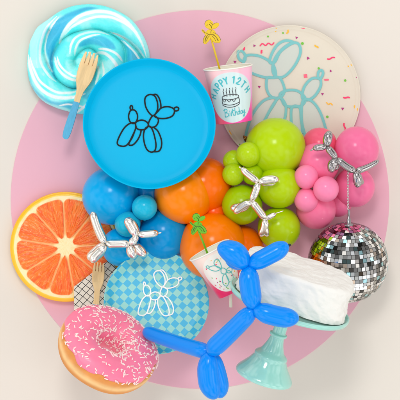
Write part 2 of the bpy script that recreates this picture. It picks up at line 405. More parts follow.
# ------------------------------------------------------------------ orange slice
def orange():
    nr, na = 170, 720; R = 56.0
    r = np.linspace(0, R, nr); a = np.linspace(0, 2*PI, na, endpoint=False); rr, aa = np.meshgrid(r, a, indexing='ij')
    mem = np.radians([93, 131, 171, 212, 249, 280, 320, 3, 52]); mem.sort()
    d = np.abs((aa[..., None]-mem+PI) % (2*PI)-PI); near = d.min(-1)
    seg = np.searchsorted(mem, a) % 9; segg = np.broadcast_to(seg, rr.shape)
    arc = near*rr      # px distance to the nearest membrane
    lo = 7.6+1.7*hashn(segg, 3.0)+1.5*(fbm(aa*4, rr*0, 8)-.5); hi = 49.6+.8*hashn(segg, 9.0)-1.3*(fbm(aa*5, rr*0, 4)-.5)
    # rounded-corner wedge distance
    da = arc-.1-.3*fbm(rr*.2, segg, 6)-2.4*np.exp(-(rr-7)/4.5); db = hi-rr; dc = rr-lo
    rc = 6; e1 = np.maximum(rc-da, 0); e2 = np.maximum(rc-db, 0); corner = rc-np.hypot(e1, e2)
    rc2 = 1.2; f1 = np.maximum(rc2-da, 0); f2 = np.maximum(rc2-dc, 0); corner2 = rc2-np.hypot(f1, f2)
    D = np.minimum(np.minimum(np.minimum(da, db), dc), np.minimum(corner, corner2))
    flesh = sst(-.15, .5, D)
    mid = np.interp(a, a, a)
    v1 = fbm(aa*26+2*fbm(rr*.1, aa*3, 2), rr*.10, 11); v2 = fbm(aa*60+segg*7, rr*.22, 13); v3 = fbm(aa*9, rr*.07, 17); v4 = fbm(rr*np.cos(aa)*.45, rr*np.sin(aa)*.45, 23)
    o1 = np.array(lin((255, 120, 18))); o2 = np.array(lin((252, 92, 10))); o3 = np.array(lin((255, 170, 90))); cr_ = np.array(lin((255, 232, 180))); rind = np.array(lin((255, 184, 14))); rind2 = np.array(lin((250, 200, 40)))
    c = np.broadcast_to(o1, rr.shape+(3,)).copy()
    c = mixc(c, o2, sst(.42, .68, v1)*.9); c = mixc(c, o3, sst(.56, .8, v2)*.7*sst(5, 22, rr)); c = mixc(c, o2, sst(.5, .75, v3)*.5*sst(20, 46, rr))
    c = mixc(c, o3, sst(.62, .8, v4)*.45)
    c = mixc(c, cr_, (1-sst(.0, 1.1, D))*.45)
    pith = mixc(np.broadcast_to(cr_, rr.shape+(3,)), np.array(lin((255, 212, 130))), sst(.4, .7, fbm(aa*12, rr*.3, 5))*.5)
    thin = (1-sst(.3, 2.0, arc))*sst(9, 14, rr)*(1-sst(44, 47, rr))
    pith = mixc(pith, np.array(lin((255, 176, 95))), thin*.75)
    c = mixc(pith, c, flesh)
    re = R-rr-.5*fbm(aa*9, aa*0, 3); c = mixc(c, rind2, 1-sst(2.6, 3.8, re)); c = mixc(c, rind, 1-sst(1.2, 2.4, re))
    h = 9+flesh*(-.3+1.3*v1+.8*v2)-1.0*(1-sst(0, 3, R-rr))-.5*thin+.2*v4
    x, y = rr*np.cos(aa), rr*np.sin(aa)
    V = np.stack([x, y, h], -1).reshape(-1, 3); F = grid_faces(na, nr)
    Cc = c.reshape(-1, 3)
    sides = [(R+.5, 7), (R+.7, 4), (R+.2, 1), (R-1, 0)]
    V2 = np.concatenate([np.stack([q*np.cos(a), q*np.sin(a), np.full(na, z)], 1) for q, z in sides]); n0 = (nr-1)*na
    F += grid_faces(na, 5, off=n0); V = np.concatenate([V, V2]); Cc = np.concatenate([Cc, np.tile(rind, (len(V2), 1))])
    V[:, :2] *= .985; V[:, 1] *= 55.3/56
    m = mat('orange_flesh', (255, 110, 20), .3, spec=.5, vcol=True, sss=.1, bump=(1.8, .3, .4), coat=.15)
    o = mesh('orange_slice', V, F, m, k=kz(8), col=Cc); o.location = P(65.8, 246.8, 8); o.location.z = .003
    tag(o, 'round juicy orange slice with yellow rind at the left edge', 'orange slice')
orange()

# ------------------------------------------------------------------ balloons
def balloon_mesh(r, nu=56, nv=40, tail=.11):
    t = np.linspace(0, PI, nv); pr = []
    for q in t:
        x = math.sin(q); z = math.cos(q)
        if z < 0: z = z*(1+tail*(-z)**3); x *= (1-.06*(-z)**2)
        pr.append((max(x*r, .01), z*r))
    return lathe(pr, nu)
LM = {}
def latex(c, **kw):
    if c not in LM: LM[c] = mat('latex_%d' % len(LM), c, .19, spec=.24)
    return LM[c]
GRP = {'blue': 'blue garland balloons', 'orange': 'orange garland balloons', 'lime': 'lime green garland balloons', 'pink': 'pink garland balloons'}
def balloon(x, y, z, r, col, fam, label, knot=(0, -1), el=1.0, rx=None):
    k = kz(z); d = Vector((knot[0], knot[1], -.55)).normalized()
    t = thing('round_balloon', label, 'balloon', P(x, y, z), frame_to(-d), GRP[fam])
    V, F = balloon_mesh(r); V[:, 2] *= el
    mesh('body', V, F, latex(col), t, k=k)
    kr = min(2.4, r*.1)
    V, F = lathe([(kr*.5, -r*1.06*el), (kr*.55, -r*1.1*el-.3), (kr, -r*1.1*el-.9), (kr*.6, -r*1.1*el-1.6), (kr*.5, -r*1.1*el-2.2), (kr*1.2, -r*1.1*el-3.2)], 20)
    mesh('knot', V, F, latex(col), t, k=k)
B1, B2, B3 = (0, 166, 228), (30, 186, 220), (0, 150, 216)
balloon(111, 196, 31, 29, B1, 'blue', 'biggest blue balloon just below the left of the cyan plate', (.5, .2))
balloon(144.5, 207.5, 52, 12.8, B2, 'blue', 'small blue balloon directly under the cyan plate beside the front orange balloon', (0, -.6))
balloon(127.5, 224, 46, 13, B2, 'blue', 'small blue balloon behind the ears of the silver balloon dog', (.6, .2))
balloon(164, 234, 27, 26, B3, 'blue', 'large deep blue balloon above the checkered plate beside the orange balloons', (.2, .6))
balloon(121, 247, 27, 19.5, B1, 'blue', 'medium blue balloon behind the body of the silver dog above the napkin', (.7, .4))
balloon(150, 192, 24, 18, B3, 'blue', 'mostly hidden blue balloon under the bottom edge of the cyan plate', (0, .6))
O1, O2, O3 = (255, 134, 0), (255, 114, 0), (255, 128, 0)
balloon(184, 194.5, 38, 29.8, O1, 'orange', 'front orange balloon tucked under the lower right of the cyan plate', (.3, .5))
balloon(204, 185.5, 29, 28.6, O2, 'orange', 'orange balloon half hidden behind the front orange one beside the small lime balloons', (.3, .4))
balloon(213, 246, 35, 34, O3, 'orange', 'largest orange balloon behind the green stirrer and tilted cup', (.3, .2))
balloon(241, 248, 25, 23, O2, 'orange', 'orange balloon below the silver dog between lime balloons and blue dog head', (.2, .5))
balloon(214, 214, 24, 18, (255, 100, 6), 'orange', 'deep orange balloon glimpsed in the gap between the three larger orange ones', (.2, .5))
L1, L2, L3 = (178, 208, 6), (176, 206, 14), (166, 200, 4)
balloon(275.5, 148, 37, 30.3, L1, 'lime', 'biggest lime green balloon in front of the confetti plate', (-.2, -.7))
balloon(248.5, 154.5, 56, 12.6, L2, 'lime', 'small lime balloon overlapping the lower left of the biggest lime one', (.6, -.3))
balloon(233.8, 161, 42, 11, L2, 'lime', 'small lime balloon at the upper left corner of the lime cluster', (.7, -.1))
balloon(233.5, 174.3, 50, 11.3, L2, 'lime', 'small lime balloon beside the half hidden orange balloon, level with dog nose', (.7, 0))
balloon(252.5, 174, 48, 11, L3, 'lime', 'small lime balloon behind the nose of the silver dog', (.2, -.2))
balloon(279, 186, 44, 22.4, L1, 'lime', 'large lime balloon right of the silver dog next to the pink balloons', (-.5, .1))
balloon(242, 204.5, 40, 20.4, L3, 'lime', 'lime balloon behind the rear legs of the silver dog above the orange balloons', (.6, .1))
balloon(279, 228, 36, 21.6, L1, 'lime', 'lowest lime balloon above the white cake beside the disco ball', (-.5, .4))
P1, P2, P3 = (236, 92, 130), (252, 136, 176), (238, 112, 156)
balloon(319.5, 145.5, 26, 18, (238, 92, 122), 'pink', 'coral pink balloon furthest back at the top left of the pink cluster', (.2, -.5))
balloon(357, 149, 34, 22.8, P3, 'pink', 'big rose pink balloon at the far right of the garland', (-.6, -.3), .95)
balloon(318, 163.5, 36, 21.6, (246, 118, 160), 'pink', 'mid pink balloon behind the front legs of the dark silver dog', (.2, -.5))
balloon(306.3, 177, 54, 12.3, P2, 'pink', 'small light pink balloon touching the large lime balloon, upper of two', (.4, -.2))
balloon(326, 189, 60, 13, P2, 'pink', 'small light pink balloon frontmost at the centre of the pink cluster', (-.2, .2))
balloon(306.3, 200, 50, 12.3, P2, 'pink', 'small light pink balloon touching the lime balloons, lower of two', (.3, .2))
balloon(316, 209, 33, 20.3, (246, 118, 158), 'pink', 'lowest pink balloon of the cluster above the cake and disco ball', (.2, .5))
balloon(354.5, 187, 31, 20.4, P3, 'pink', 'pink balloon behind the disco ball chain under the big rose one', (-.5, .1))
balloon(338, 203, 22, 14, P3, 'pink', 'half hidden pink balloon between the lowest one and the disco ball cap', (-.2, .5))

# bronze ribbon tuft behind the big lime balloon
b = MB(); bm_ = mat('bronze_foil', (120, 84, 34), .3, metal=.8)
for i in range(9):
    a = i*.7; V, F = lathe([(.3, -3.6), (1.3, -2), (1.6, 0), (1.2, 2), (.3, 3.6)], 10)
    Rm = np.array(Euler((a*1.3, a*.7, a)).to_matrix()); b.add(V@Rm.T+np.array([math.cos(a)*1.2, math.sin(a)*1.2, i*.3]), F)
o = b.build('foil_tuft', bm_); o.location = P(246.5, 139, 26)
tag(o, 'small bronze foil tuft peeking out left of the biggest lime balloon', 'foil tuft')

# ------------------------------------------------------------------ twisted balloon dogs
def segment(p0, p1, r, bend=0, zb=0, pin=.35, r2=None, lobes=5, wr=.03, n=36, nu=32):
    """long twisting-balloon bubble from p0 to p1 (absolute photo px x, y, z) -> world-px verts"""
    a = np.array([(p0[0]-200)*kz(p0[2]), (200-p0[1])*kz(p0[2]), p0[2]]); b = np.array([(p1[0]-200)*kz(p1[2]), (200-p1[1])*kz(p1[2]), p1[2]])
    k = kz((p0[2]+p1[2])/2); r = r*k; r2 = r if r2 is None else r2*k
    L = np.linalg.norm(b-a); d = (b-a)/L; side = np.cross(d, [0, 0, 1.]); side /= np.linalg.norm(side)+1e-9; up = np.cross(side, d)
    q = (1-np.cos(np.linspace(0, PI, n)))/2; V = []
    end = min(max(r, r2)*1.55/L, .5)
    for t in q:
        e = min(t, 1-t)/end
        pr = math.sqrt(max(0, 1-(1-min(e, 1))**2.0)) if e < 1 else 1
        rad = (r*(1-t)+r2*t)*pr+.02
        c = a+d*L*t+side*bend*math.sin(PI*t)+up*zb*math.sin(PI*t)
        wk = wr*max(0, 1-min(t, 1-t)/min(end*.75, .2))
        for i in range(nu):
            th = 2*PI*i/nu; rr = rad*(1+wk*math.cos(lobes*th+1.3*p0[0]))
            V.append(c+side*rr*math.cos(th)+up*rr*math.sin(th))
    F = grid_faces(nu, n); F.append(list(range(nu))[::-1]); F.append([(n-1)*nu+i for i in range(nu)])
    return np.array(V), F
def balloon_dog(name, label, segs, m, ref, group, tips=(), tipm=None, fat=1.2, wk=.7):
    rw = P(*ref); t = thing(name, label, 'balloon dog', rw, None, group); base = np.array(rw)/S
    for s in segs:
        kw = dict(s[4]) if len(s) > 4 else {}
        if 'r2' in kw: kw['r2'] *= fat
        kw['wr'] = kw.get('wr', .03)*wk
        V, F = segment(s[1], s[2], s[3]*fat, **kw); mesh(s[0], V-base, F, m, t)
    for s in tips:
        V, F = segment(*s[1:4], **dict(wr=0, nu=12, n=14)); mesh(s[0], V-base, F, tipm or m, t)
    return t
def chrome(name, c, rough=.24): return mat(name, c, rough, metal=1, bump=(.12, .03, 1.0), vary=(.15, .08))
ch1 = chrome('chrome_silver', (240, 234, 226)); ch2 = chrome('chrome_grey', (176, 170, 170), .16)
dg = 'silver balloon dogs'
z = 66
balloon_dog('balloon_dog', 'silver balloon dog in front of the blue balloons, feet behind the checkered plate', [
    ('tail', (92.6, 211.5, z-2), (105, 243.5, z-3), 3.5, dict(bend=1.2, r2=3.9)),
    ('hind_leg', (105.5, 244, z-4), (87.5, 259.5, z-8), 5.6, dict(bend=-1)), ('hind_leg', (106, 246, z), (91, 262.5, z-4), 4.0, dict(bend=1.2)),
    ('torso', (105.5, 243.8, z-3), (129.5, 243.4, z), 3.6, dict(bend=.3)),
    ('neck', (129.5, 244.5, z), (138, 236, z+2), 3.3), ('ear', (137, 236.5, z+1), (126, 217.5, z+3), 4.7, dict(bend=.8)), ('ear', (138.5, 236.5, z-3), (131, 219, z-3), 4.2, dict(bend=-.8)),
    ('snout', (138, 234.6, z+2), (158.5, 233, z), 3.3), ('front_leg', (129.5, 244.5, z-2), (134, 259, z-8), 4.6), ('front_leg', (131.5, 243.5, z-6), (146, 256, z-10), 4.8)],
    ch1, (118, 244, z), dg, [('nozzle', (158, 233.2, z), (161.5, 232.6, z), .7)])
z = 74
balloon_dog('balloon_dog', 'silver balloon dog in front of the lime balloons with rosy reflections', [
    ('snout', (258.5, 182, z), (241, 168, z), 3.3, dict(bend=-.5, r2=2.8)), ('ear', (258.5, 182, z), (278.8, 179, z), 3.9, dict(bend=-.8)), ('ear', (258.5, 182, z-4), (276, 182.5, z-5), 3.2, dict(bend=.4)),
    ('neck', (258.4, 182.5, z), (251.5, 201, z-3), 3.3, dict(bend=-.5)), ('front_leg', (251.8, 200.5, z-5), (230.6, 209, z-8), 4.3, dict(bend=-2.2)), ('front_leg', (252, 201.5, z-2), (234, 213, z-5), 3.3, dict(bend=1.2)),
    ('torso', (251.8, 201, z-3), (265.5, 219.3, z-5), 3.3), ('tail', (265.5, 219, z-5), (276, 213.3, z-5), 2.3),
    ('hind_leg', (265.3, 218.5, z-5), (260.3, 236.5, z-10), 3.5, dict(bend=-1.6)), ('hind_leg', (265.3, 218.5, z-5), (267, 236.5, z-10), 3.3, dict(bend=1.2))],
    ch1, (256, 200, z), dg, [('nozzle', (241.5, 168.5, z), (238.8, 166.6, z), .8), ('nozzle', (275, 213.6, z-5), (283.5, 210.8, z-6), .5)])
z = 72
balloon_dog('balloon_dog', 'dark grey silver balloon dog in front of the pink balloons above the disco ball', [
    ('ear', (326.5, 146.8, z), (329.8, 130.8, z), 3.9, dict(bend=-.4)), ('snout', (326.8, 146.5, z), (312.8, 148.6, z), 2.9), ('neck', (326.8, 146.6, z), (336.6, 159, z), 3.3),
    ('front_leg', (337, 158, z), (330, 172.5, z-2), 4.2, dict(bend=1)), ('front_leg', (337, 158.5, z-3), (334.5, 170.5, z-6), 4.0),
    ('torso', (336.5, 158.6, z), (355.5, 171.5, z), 3.3, dict(bend=1)), ('tail', (355.5, 171.5, z-3), (379, 160.4, z-8), 3.1, dict(r2=1.9, bend=1)),
    ('hind_leg', (355.5, 171, z), (358, 187.5, z-3), 4.0, dict(bend=-1)), ('hind_leg', (355.8, 171, z-1), (362.5, 184.5, z-5), 3.6, dict(bend=1.6))],
    ch2, (340, 160, z), dg, [('nozzle', (313.2, 148.5, z), (310.4, 151, z), .9)])

# cobalt balloon dog in front
bl = mat('cobalt_latex', (0, 136, 236), .17, spec=.26, bump=(.06, .1, 1.5))
zd = 192
balloon_dog('balloon_dog', 'large bright blue balloon dog sprawling over the cake and checkered plate', [
    ('ear', (248.5, 266.5, zd), (218.5, 244.5, zd+2), 11.2, dict(bend=2.2, r2=10.6, wr=.03)), ('ear', (248.5, 267, zd-8), (227, 246, zd-9), 9.8, dict(bend=-2.5, wr=.03)),
    ('snout', (248, 266, zd), (288.5, 244.6, zd), 8.2, dict(bend=.5, r2=8.6, wr=.03)),
    ('neck', (248, 265.5, zd), (253.8, 309.5, zd), 9.4, dict(bend=.8, r2=9.6, wr=.025)),
    ('front_leg', (253, 309, zd), (299, 319.5, zd), 9.4, dict(bend=1.5, wr=.03)), ('front_leg', (253, 309.5, zd-7), (295, 318, zd-9), 8.0, dict(bend=1)),
    ('torso', (254, 308.8, zd), (208.6, 353, zd-40), 8.0, dict(bend=-.5, r2=9.0, wr=.025)),
    ('tail', (209.5, 352.5, zd-40), (144, 331, 78), 7.4, dict(bend=-1, r2=6.4, wr=.03)),
    ('hind_leg', (208.8, 351, zd-40), (214, 399.5, zd-46), 9.8, dict(bend=2.5, r2=11.0, wr=.035)), ('hind_leg', (209.5, 351, zd-43), (221.5, 398, zd-50), 8.2, dict(bend=-1.5, r2=9.0, wr=.03))],
    bl, (232, 310, zd), 'large blue balloon dog', [('nozzle', (287, 245.3, zd), (291.2, 244.9, zd), 1.5)], mat('black_rubber', (16, 18, 22), .4), fat=1.1, wk=.5)

# ------------------------------------------------------------------ wooden forks
M['wood'] = mat('birch_wood', (242, 206, 152), .55, spec=.3, vary=(.35, .16, (1, .06, 1)), bump=(1.2, .2, .3))
M['bluepaint'] = mat('blue_paint', (82, 176, 214), .5, vary=(.8, .12, (1, .2, 1)))
def fork(label, tip, ang, L, hw, nw, ew, z, split, tilt=0):
    """tip px, ang = lean clockwise from straight up (deg), L length px"""
    k = kz(z); a = math.radians(-ang)
    t = thing('wooden_fork', label, 'fork', P(tip[0], tip[1], z), Euler((tilt, 0, a)).to_matrix(), 'wooden forks')
    # outline with y = 0 at the tine tips, negative towards the handle
    hl = L*.42; tl = L*.145; tw = hw/4.9; ys = np.linspace(-tl, -L, 60)
    def half(y):
        u = -y/L
        return float(np.interp(u, [.13, .2, .26, .31, .36, .41, .46, .52, .58, .8, .94, 1], [.49*hw, .5*hw, .495*hw, .465*hw, .40*hw, .30*hw, .215*hw, nw*.51, nw*.49, ew*.49, ew*.5, ew*.42]))
    pts_r = [(half(y), y) for y in ys]
    b = MB(); b2 = MB()
    def dz(y): return 1.6*math.exp(-((y+tl*1.8)/(L*.09))**2)*-1+.9*sst(0, L*.2, np.array(-y)).item()
    def strip(rows, bb, cap):
        V = []; n = len(rows)
        for hw_, y in rows:
            zz = dz(y); V += [(-hw_, y, zz), (-hw_*.93, y, zz+1.5), (0, y, zz+1.55-.5*(hw_ > nw)), (hw_*.93, y, zz+1.5), (hw_, y, zz), (0, y, zz-.1)]
        F = grid_faces(6, n); F = [f[::-1] for f in F]
        F.append(list(range(6))); F.append([(n-1)*6+i for i in range(6)][::-1]); bb.add(V, F)
    ysplit = -L*split
    strip([p for p in pts_r if p[1] >= ysplit]+[(half(ysplit), ysplit)], b, 0)
    endr = [(half(ysplit)*1.03, ysplit-.05)]+[p for p in pts_r if p[1] < ysplit]
    for q in np.linspace(.2, PI/2, 6): endr.append((ew*.4*math.cos(q)+.05, -L-ew*.35*math.sin(q)))
    strip(endr, b2, 0)
    for i in range(4):   # tines
        cx = (i-1.5)*hw*.245; top = 0 if i in (1, 2) else -tl*.08; rows = []
        for u in np.linspace(0, 1, 8):
            y = top+(-tl-1-top)*u; hw_ = tw*(.26+.26*min(1, u*1.6)+.08*u); V0 = cx*(.93+.07*u)
            rows.append((V0, hw_, y))
        V = []
        for c_, h_, y in rows:
            zz = dz(y); V += [(c_-h_, y, zz), (c_-h_*.8, y, zz+1.4), (c_+h_*.8, y, zz+1.4), (c_+h_, y, zz)]
        F = [f[::-1] for f in grid_faces(4, 8)]; F.append([0, 1, 2, 3]); F.append([31, 30, 29, 28]); b.add(V, F)
    b.build('fork_head', M['wood'], t, k=k, smooth=False); b2.build('handle', M['bluepaint'], t, k=k, smooth=False)
fork('wooden fork with blue dipped handle lying on the aqua frosting swirl', (92.3, 52.5), 17.5, 88, 17.5, 6.2, 8.2, 40, .59)
fork('small upright wooden fork on the gridded napkin above the donut', (99.2, 262.3), 4.0, 62, 12.4, 5.8, 7, 22, .68)

# ------------------------------------------------------------------ gridded napkin
m = mat('napkin_print', (238, 230, 216), .9, spec=.1)
nt_ = m.node_tree; b_ = nt_.nodes['Principled BSDF']; mp_ = nt_.nodes[m['mp']]
wn = nt_.nodes.new('ShaderNodeTexNoise'); wn.inputs['Scale'].default_value = .25; nt_.links.new(mp_.outputs[0], wn.inputs['Vector'])
wa = nt_.nodes.new('ShaderNodeVectorMath'); wa.operation = 'MULTIPLY_ADD'; wa.inputs[1].default_value = (1.0, 1.0, 0); nt_.links.new(wn.outputs['Color'], wa.inputs[0]); nt_.links.new(mp_.outputs[0], wa.inputs[2])
def lines(ang, per, off, th):
    d_ = nt_.nodes.new('ShaderNodeVectorMath'); d_.operation = 'DOT_PRODUCT'; d_.inputs[1].default_value = (math.cos(ang), math.sin(ang), 0); nt_.links.new(wa.outputs[0], d_.inputs[0])
    m1 = nt_.nodes.new('ShaderNodeMath'); m1.operation = 'PINGPONG'; m1.inputs[1].default_value = per/2
    m0 = nt_.nodes.new('ShaderNodeMath'); m0.operation = 'ADD'; m0.inputs[1].default_value = off; nt_.links.new(d_.outputs['Value'], m0.inputs[0]); nt_.links.new(m0.outputs[0], m1.inputs[0])
    m3 = nt_.nodes.new('ShaderNodeMath'); m3.operation = 'LESS_THAN'; m3.inputs[1].default_value = th; nt_.links.new(m1.outputs[0], m3.inputs[0]); return m3
l1 = lines(math.radians(52), 5.3, .4, .28); l2 = lines(math.radians(-42), 5.3, 1.0, .28)
mxm = nt_.nodes.new('ShaderNodeMath'); mxm.operation = 'MAXIMUM'; nt_.links.new(l1.outputs[0], mxm.inputs[0]); nt_.links.new(l2.outputs[0], mxm.inputs[1])
mx = nt_.nodes.new('ShaderNodeMix'); mx.data_type = 'RGBA'; mx.inputs[6].default_value = lin(dm((240, 232, 218), .85))+(1,); mx.inputs[7].default_value = lin((48, 46, 48))+(1,)
nt_.links.new(mxm.outputs[0], mx.inputs[0]); nt_.links.new(mx.outputs[2], b_.inputs['Base Color'])
zn = 14; poly = [(109.8, 259.2), (74.2, 286.5), (73.8, 331), (112, 334), (140, 304), (119, 272)]
poly2 = []
for i in range(len(poly)):
    a, c = np.array(poly[i]), np.array(poly[(i+1) % len(poly)])
    for q in range(10): poly2.append(a+(c-a)*q/10)
pp = np.array([((x-100)*kz(zn), (295-y)*kz(zn)) for x, y in poly2])
o = bpy.data.objects; b = MB()
for j in range(3):     # three folded plies
    V, F = extrude(pp*(1-.006*j), j*1.3, j*1.3+.9, .25); V[:, 2] += .35*np.sin(V[:, 0]*.13+j); b.add(V, F)
o = b.build('paper_napkin', m, smooth=False); o.location = P(100, 295, zn)
tag(o, 'folded cream napkin printed with thin black grid between orange slice and checkered plate', 'napkin')

# ------------------------------------------------------------------ cups
def cup(label, c_top, c_bot, r0, r1, z, tiltdeg, art, zoff=0):
    """lying cup: axis from base centre to rim centre in photo px"""
    ct, cb = np.array(c_top, float), np.array(c_bot, float); k = kz(z)
    d2 = np.array([ct[0]-cb[0], -(ct[1]-cb[1])]); Lp = np.linalg.norm(d2); d2 /= Lp; t_ = math.radians(tiltdeg)
    Zax = Vector((d2[0]*math.cos(t_), d2[1]*math.cos(t_), math.sin(t_))); Xax = Vector((d2[1], -d2[0], 0)); Yax = Zax.cross(Xax)
    R = Matrix((Xax, Yax, Zax)).transposed()   # local -Y faces the camera
    L = Lp/math.cos(t_); t = thing('paper_cup', label, 'cup', P(cb[0], cb[1], z), R, 'printed paper cups')
    nth, nz = 360, 160; th = np.linspace(0, 2*PI, nth, endpoint=False); zz = np.linspace(0, L, nz)
    TH, ZZ = np.meshgrid(th, zz); RR = r1+(r0-r1)*ZZ/L
    V = np.stack([RR*np.cos(TH), RR*np.sin(TH), ZZ], -1).reshape(-1, 3)
    arc = ((TH+PI/2+PI) % (2*PI)-PI)*((r0+r1)/2)   # px to the right of the camera-facing line
    col, extra = art(arc, ZZ, L, (r0+r1)/2)
    mo = mat('printed_cup', (255, 150, 190), .3, spec=.45, vcol=True, coat=.3)
    wall = mesh('wall', V, grid_faces(nth, nz), mo, t, k=k, col=col.reshape(-1, 3))
    ins = mat('cup_inside', (236, 232, 214), .5)
    V, F = lathe([(r0-.55, L-.02), (r1-.3, 1.5), (.01, 1.5)], 96, False); mesh('lining', V, [f[::-1] for f in F], ins, t, k=k)
    pr = [(r0+.0+.75*math.cos(q), L+.75*math.sin(q)) for q in np.linspace(-PI, PI, 12)]; V, F = lathe(pr, 96, False); mesh('rim', V, F, mat('cup_rim', (240, 236, 226), .35), t, k=k)
    V, F = lathe([(r1+.02, 0), (r1-.5, -.3), (r1-1, 0), (r1-1.1, .9), (.01, .9)], 96, False); mesh('base', V, [f[::-1] for f in F], mo if False else mat('cup_base', (255, 90, 160), .4), t, k=k)
    def onto(V2, h=.16):     # (u right, v along axis) -> surface
        u, v = V2[:, 0], V2[:, 1]; a = u/((r0+r1)/2)-PI/2; rad = r1+(r0-r1)*v/L+h
        return np.stack([rad*np.cos(a), rad*np.sin(a), v], 1)
    for name, strokes, mm, h in extra:
        b = MB()
        for pts, wd, cl_ in strokes:
            V, F = ribbon(pts, wd, cl_); b.add(onto(V, h), F)
        b.build(name, mm, wall, k=k, smooth=False)
    return t, k

# stroke letters on a unit box (x 0..1, y 0..1.3)
LET = {'H': [[(0, 0), (0, 1.3)], [(.8, 0), (.8, 1.3)], [(0, .62), (.8, .68)]], 'A': [[(0, 0), (.42, 1.3), (.84, 0)], [(.15, .42), (.7, .42)]],
       'P': [[(0, 0), (0, 1.3)], [(0, 1.27), (.5, 1.25), (.72, 1.0), (.62, .72), (.3, .58), (0, .58)]], 'Y': [[(0, 1.3), (.4, .7)], [(.82, 1.3), (.4, .66), (.36, 0)]],
       '1': [[(.05, 1.05), (.3, 1.3), (.3, 0)]], '2': [[(.05, 1.0), (.2, 1.25), (.5, 1.3), (.72, 1.1), (.66, .8), (.35, .42), (.03, .05), (.8, .03)]], 'T': [[(0, 1.27), (.84, 1.27)], [(.42, 1.27), (.42, 0)]]}
def dens(p, closed=False, sub=6): return smooth_pts(p, closed, sub)
def straight(p, n=7):
    p = np.array(p, float); out = []
    for a, b in zip(p[:-1], p[1:]):
        for q in range(n): out.append(a+(b-a)*q/n)
    out.append(p[-1]); return np.array(out)
teal_t = mat('turquoise_lettering', (70, 188, 196), .4); dk = mat('charcoal_lettering', (62, 62, 68), .4); tealpale = mat('mint_print', (140, 212, 205), .4)
def art1(arc, Z, L, rm):
    t = Z/L; pk = np.array(lin((255, 66, 170))); pl = np.array(lin((255, 206, 208))); co = np.array(lin((255, 92, 122))); wh = np.array(lin((208, 228, 228))); lil = np.array(lin((250, 160, 226)))
    c = mixc(np.broadcast_to(pk, Z.shape+(3,)), co, sst(2, -16, arc)); c = mixc(c, lil, sst(6, 20, arc)*sst(.15, .6, t)); c = mixc(c, pl, sst(.38, .95, t)*(.95-.35*sst(0, 20, arc)))
    u, v = arc+.2, Z-L*.5+1.2; d = np.hypot(u/24.8, v/25.4); c = mixc(c, wh, 1-sst(.985, 1.01, d))
    ex = []; up = []
    # arch of letters
    txt = 'HAPPY 12TH'; angs = [168, 146, 124, 103, 83, 0, 62, 49, 32, 14]
    angs = [166, 145, 124, 104, 0, 0, 0, 0, 0]
    spec = [('H', -17.4, 1.0, 74), ('A', -15.4, 7.0, 60), ('P', -12.2, 11.6, 46), ('P', -8.3, 14.6, 30), ('Y', -3.9, 16.0, 14), ('1', 4.6, 16.2, -10), ('2', 8.9, 14.2, -26), ('T', 13.2, 10.4, -44), ('H', 16.6, 4.6, -62)]
    for ch_, dx_, dy_, ro_ in spec:
        rl = rm+.12*dy_; cx_, cy_ = rm*math.asin(dx_/rl), L*.5+dy_; rot = math.radians(ro_); s = 5.0
        for st in LET[ch_]:
            p = (straight(st) if len(st) < 5 else dens(st))-np.array([.4, .65]); p = p*np.array([s*.78, s]); q = np.stack([p[:, 0]*math.cos(rot)-p[:, 1]*math.sin(rot)+cx_, p[:, 0]*math.sin(rot)+p[:, 1]*math.cos(rot)+cy_], 1)
            up.append((q, 1.25, False))
    ex.append(('lettering', up, teal_t, .2))
    # cake icon
    Y0 = L*.5-9.5; ic = []
    def I(p, cl_=False, wd=.7): ic.append((dens(np.array(p, float)*[1.2, 1.22]+[-1.2, Y0], cl_), wd, cl_))
    I([(-7.5, 1), (-4, -.6), (0, -1.1), (4, -.6), (7.5, 1)]); I([(-6.6, 2), (-3, 1.0), (0, .7), (3, 1.0), (6.6, 2)])
    I([(-7.3, 1.8), (-7.5, 4), (-7, 6)]); I([(7.3, 1.8), (7.5, 4), (7, 6)])
    I([(-7, 6), (-5.4, 3.6), (-3.6, 5.6), (-1.4, 3.3), (.6, 5.3), (2.6, 3.3), (4.8, 5.6), (7, 5.6)], wd=.6)
    I([(-7, 6.6), (-3.5, 5.4), (0, 5.2), (3.5, 5.4), (7, 6.6), (5.6, 8.6), (0, 9.3), (-5.6, 8.6)], True)
    for x in (-5.2, -2.7, -.2, 2.3, 4.8): I([(x, 8), (x+.1, 10), (x, 12)], wd=.75); I([(x-.4, 12.4), (x+.5, 13.5), (x+.2, 14.6)], wd=.5)
    ex.append(('cake_drawing', ic, dk, .24))
    sc_ = []; Y1 = L*.5-19.5
    def B(p, wd=.8): q = np.array(p, float)*[1.12, 1.2]+[1, 0]; sl = math.radians(5); q = np.stack([q[:, 0]*math.cos(sl)-q[:, 1]*math.sin(sl), q[:, 0]*math.sin(sl)+q[:, 1]*math.cos(sl)+Y1], 1); sc_.append((dens(q), wd, False))
    B([(-9.3, 0), (-8.8, 3), (-8.2, 6)]); B([(-9.6, 5.4), (-7.6, 6.6), (-6, 5.6), (-6.8, 4), (-8.4, 3.4), (-6.2, 3), (-5.4, 1.4), (-7, 0), (-9.6, .2)])
    B([(-4.6, .2), (-4.1, 1.6), (-3.8, 2.9)]); B([(-3.8, 4.2), (-3.6, 4.5)], .8)
    B([(-3.0, .1), (-2.6, 2.4), (-2.2, 2.7), (-1.3, 2.5)]); B([(-.9, 5.6), (-1.1, 2.5), (-.8, .3), (.2, .2)]); B([(-2, 3.9), (.6, 4.2)])
    B([(.9, 0), (1.2, 3), (1.5, 6)]); B([(1.1, 1.4), (1.9, 2.7), (2.7, 2.3), (2.8, .2)])
    B([(5.4, 2.4), (4.2, 2.6), (3.7, 1.2), (4.3, .1), (5.4, .8), (5.6, 2.6)]); B([(5.5, 6), (5.5, 3), (5.8, .1)])
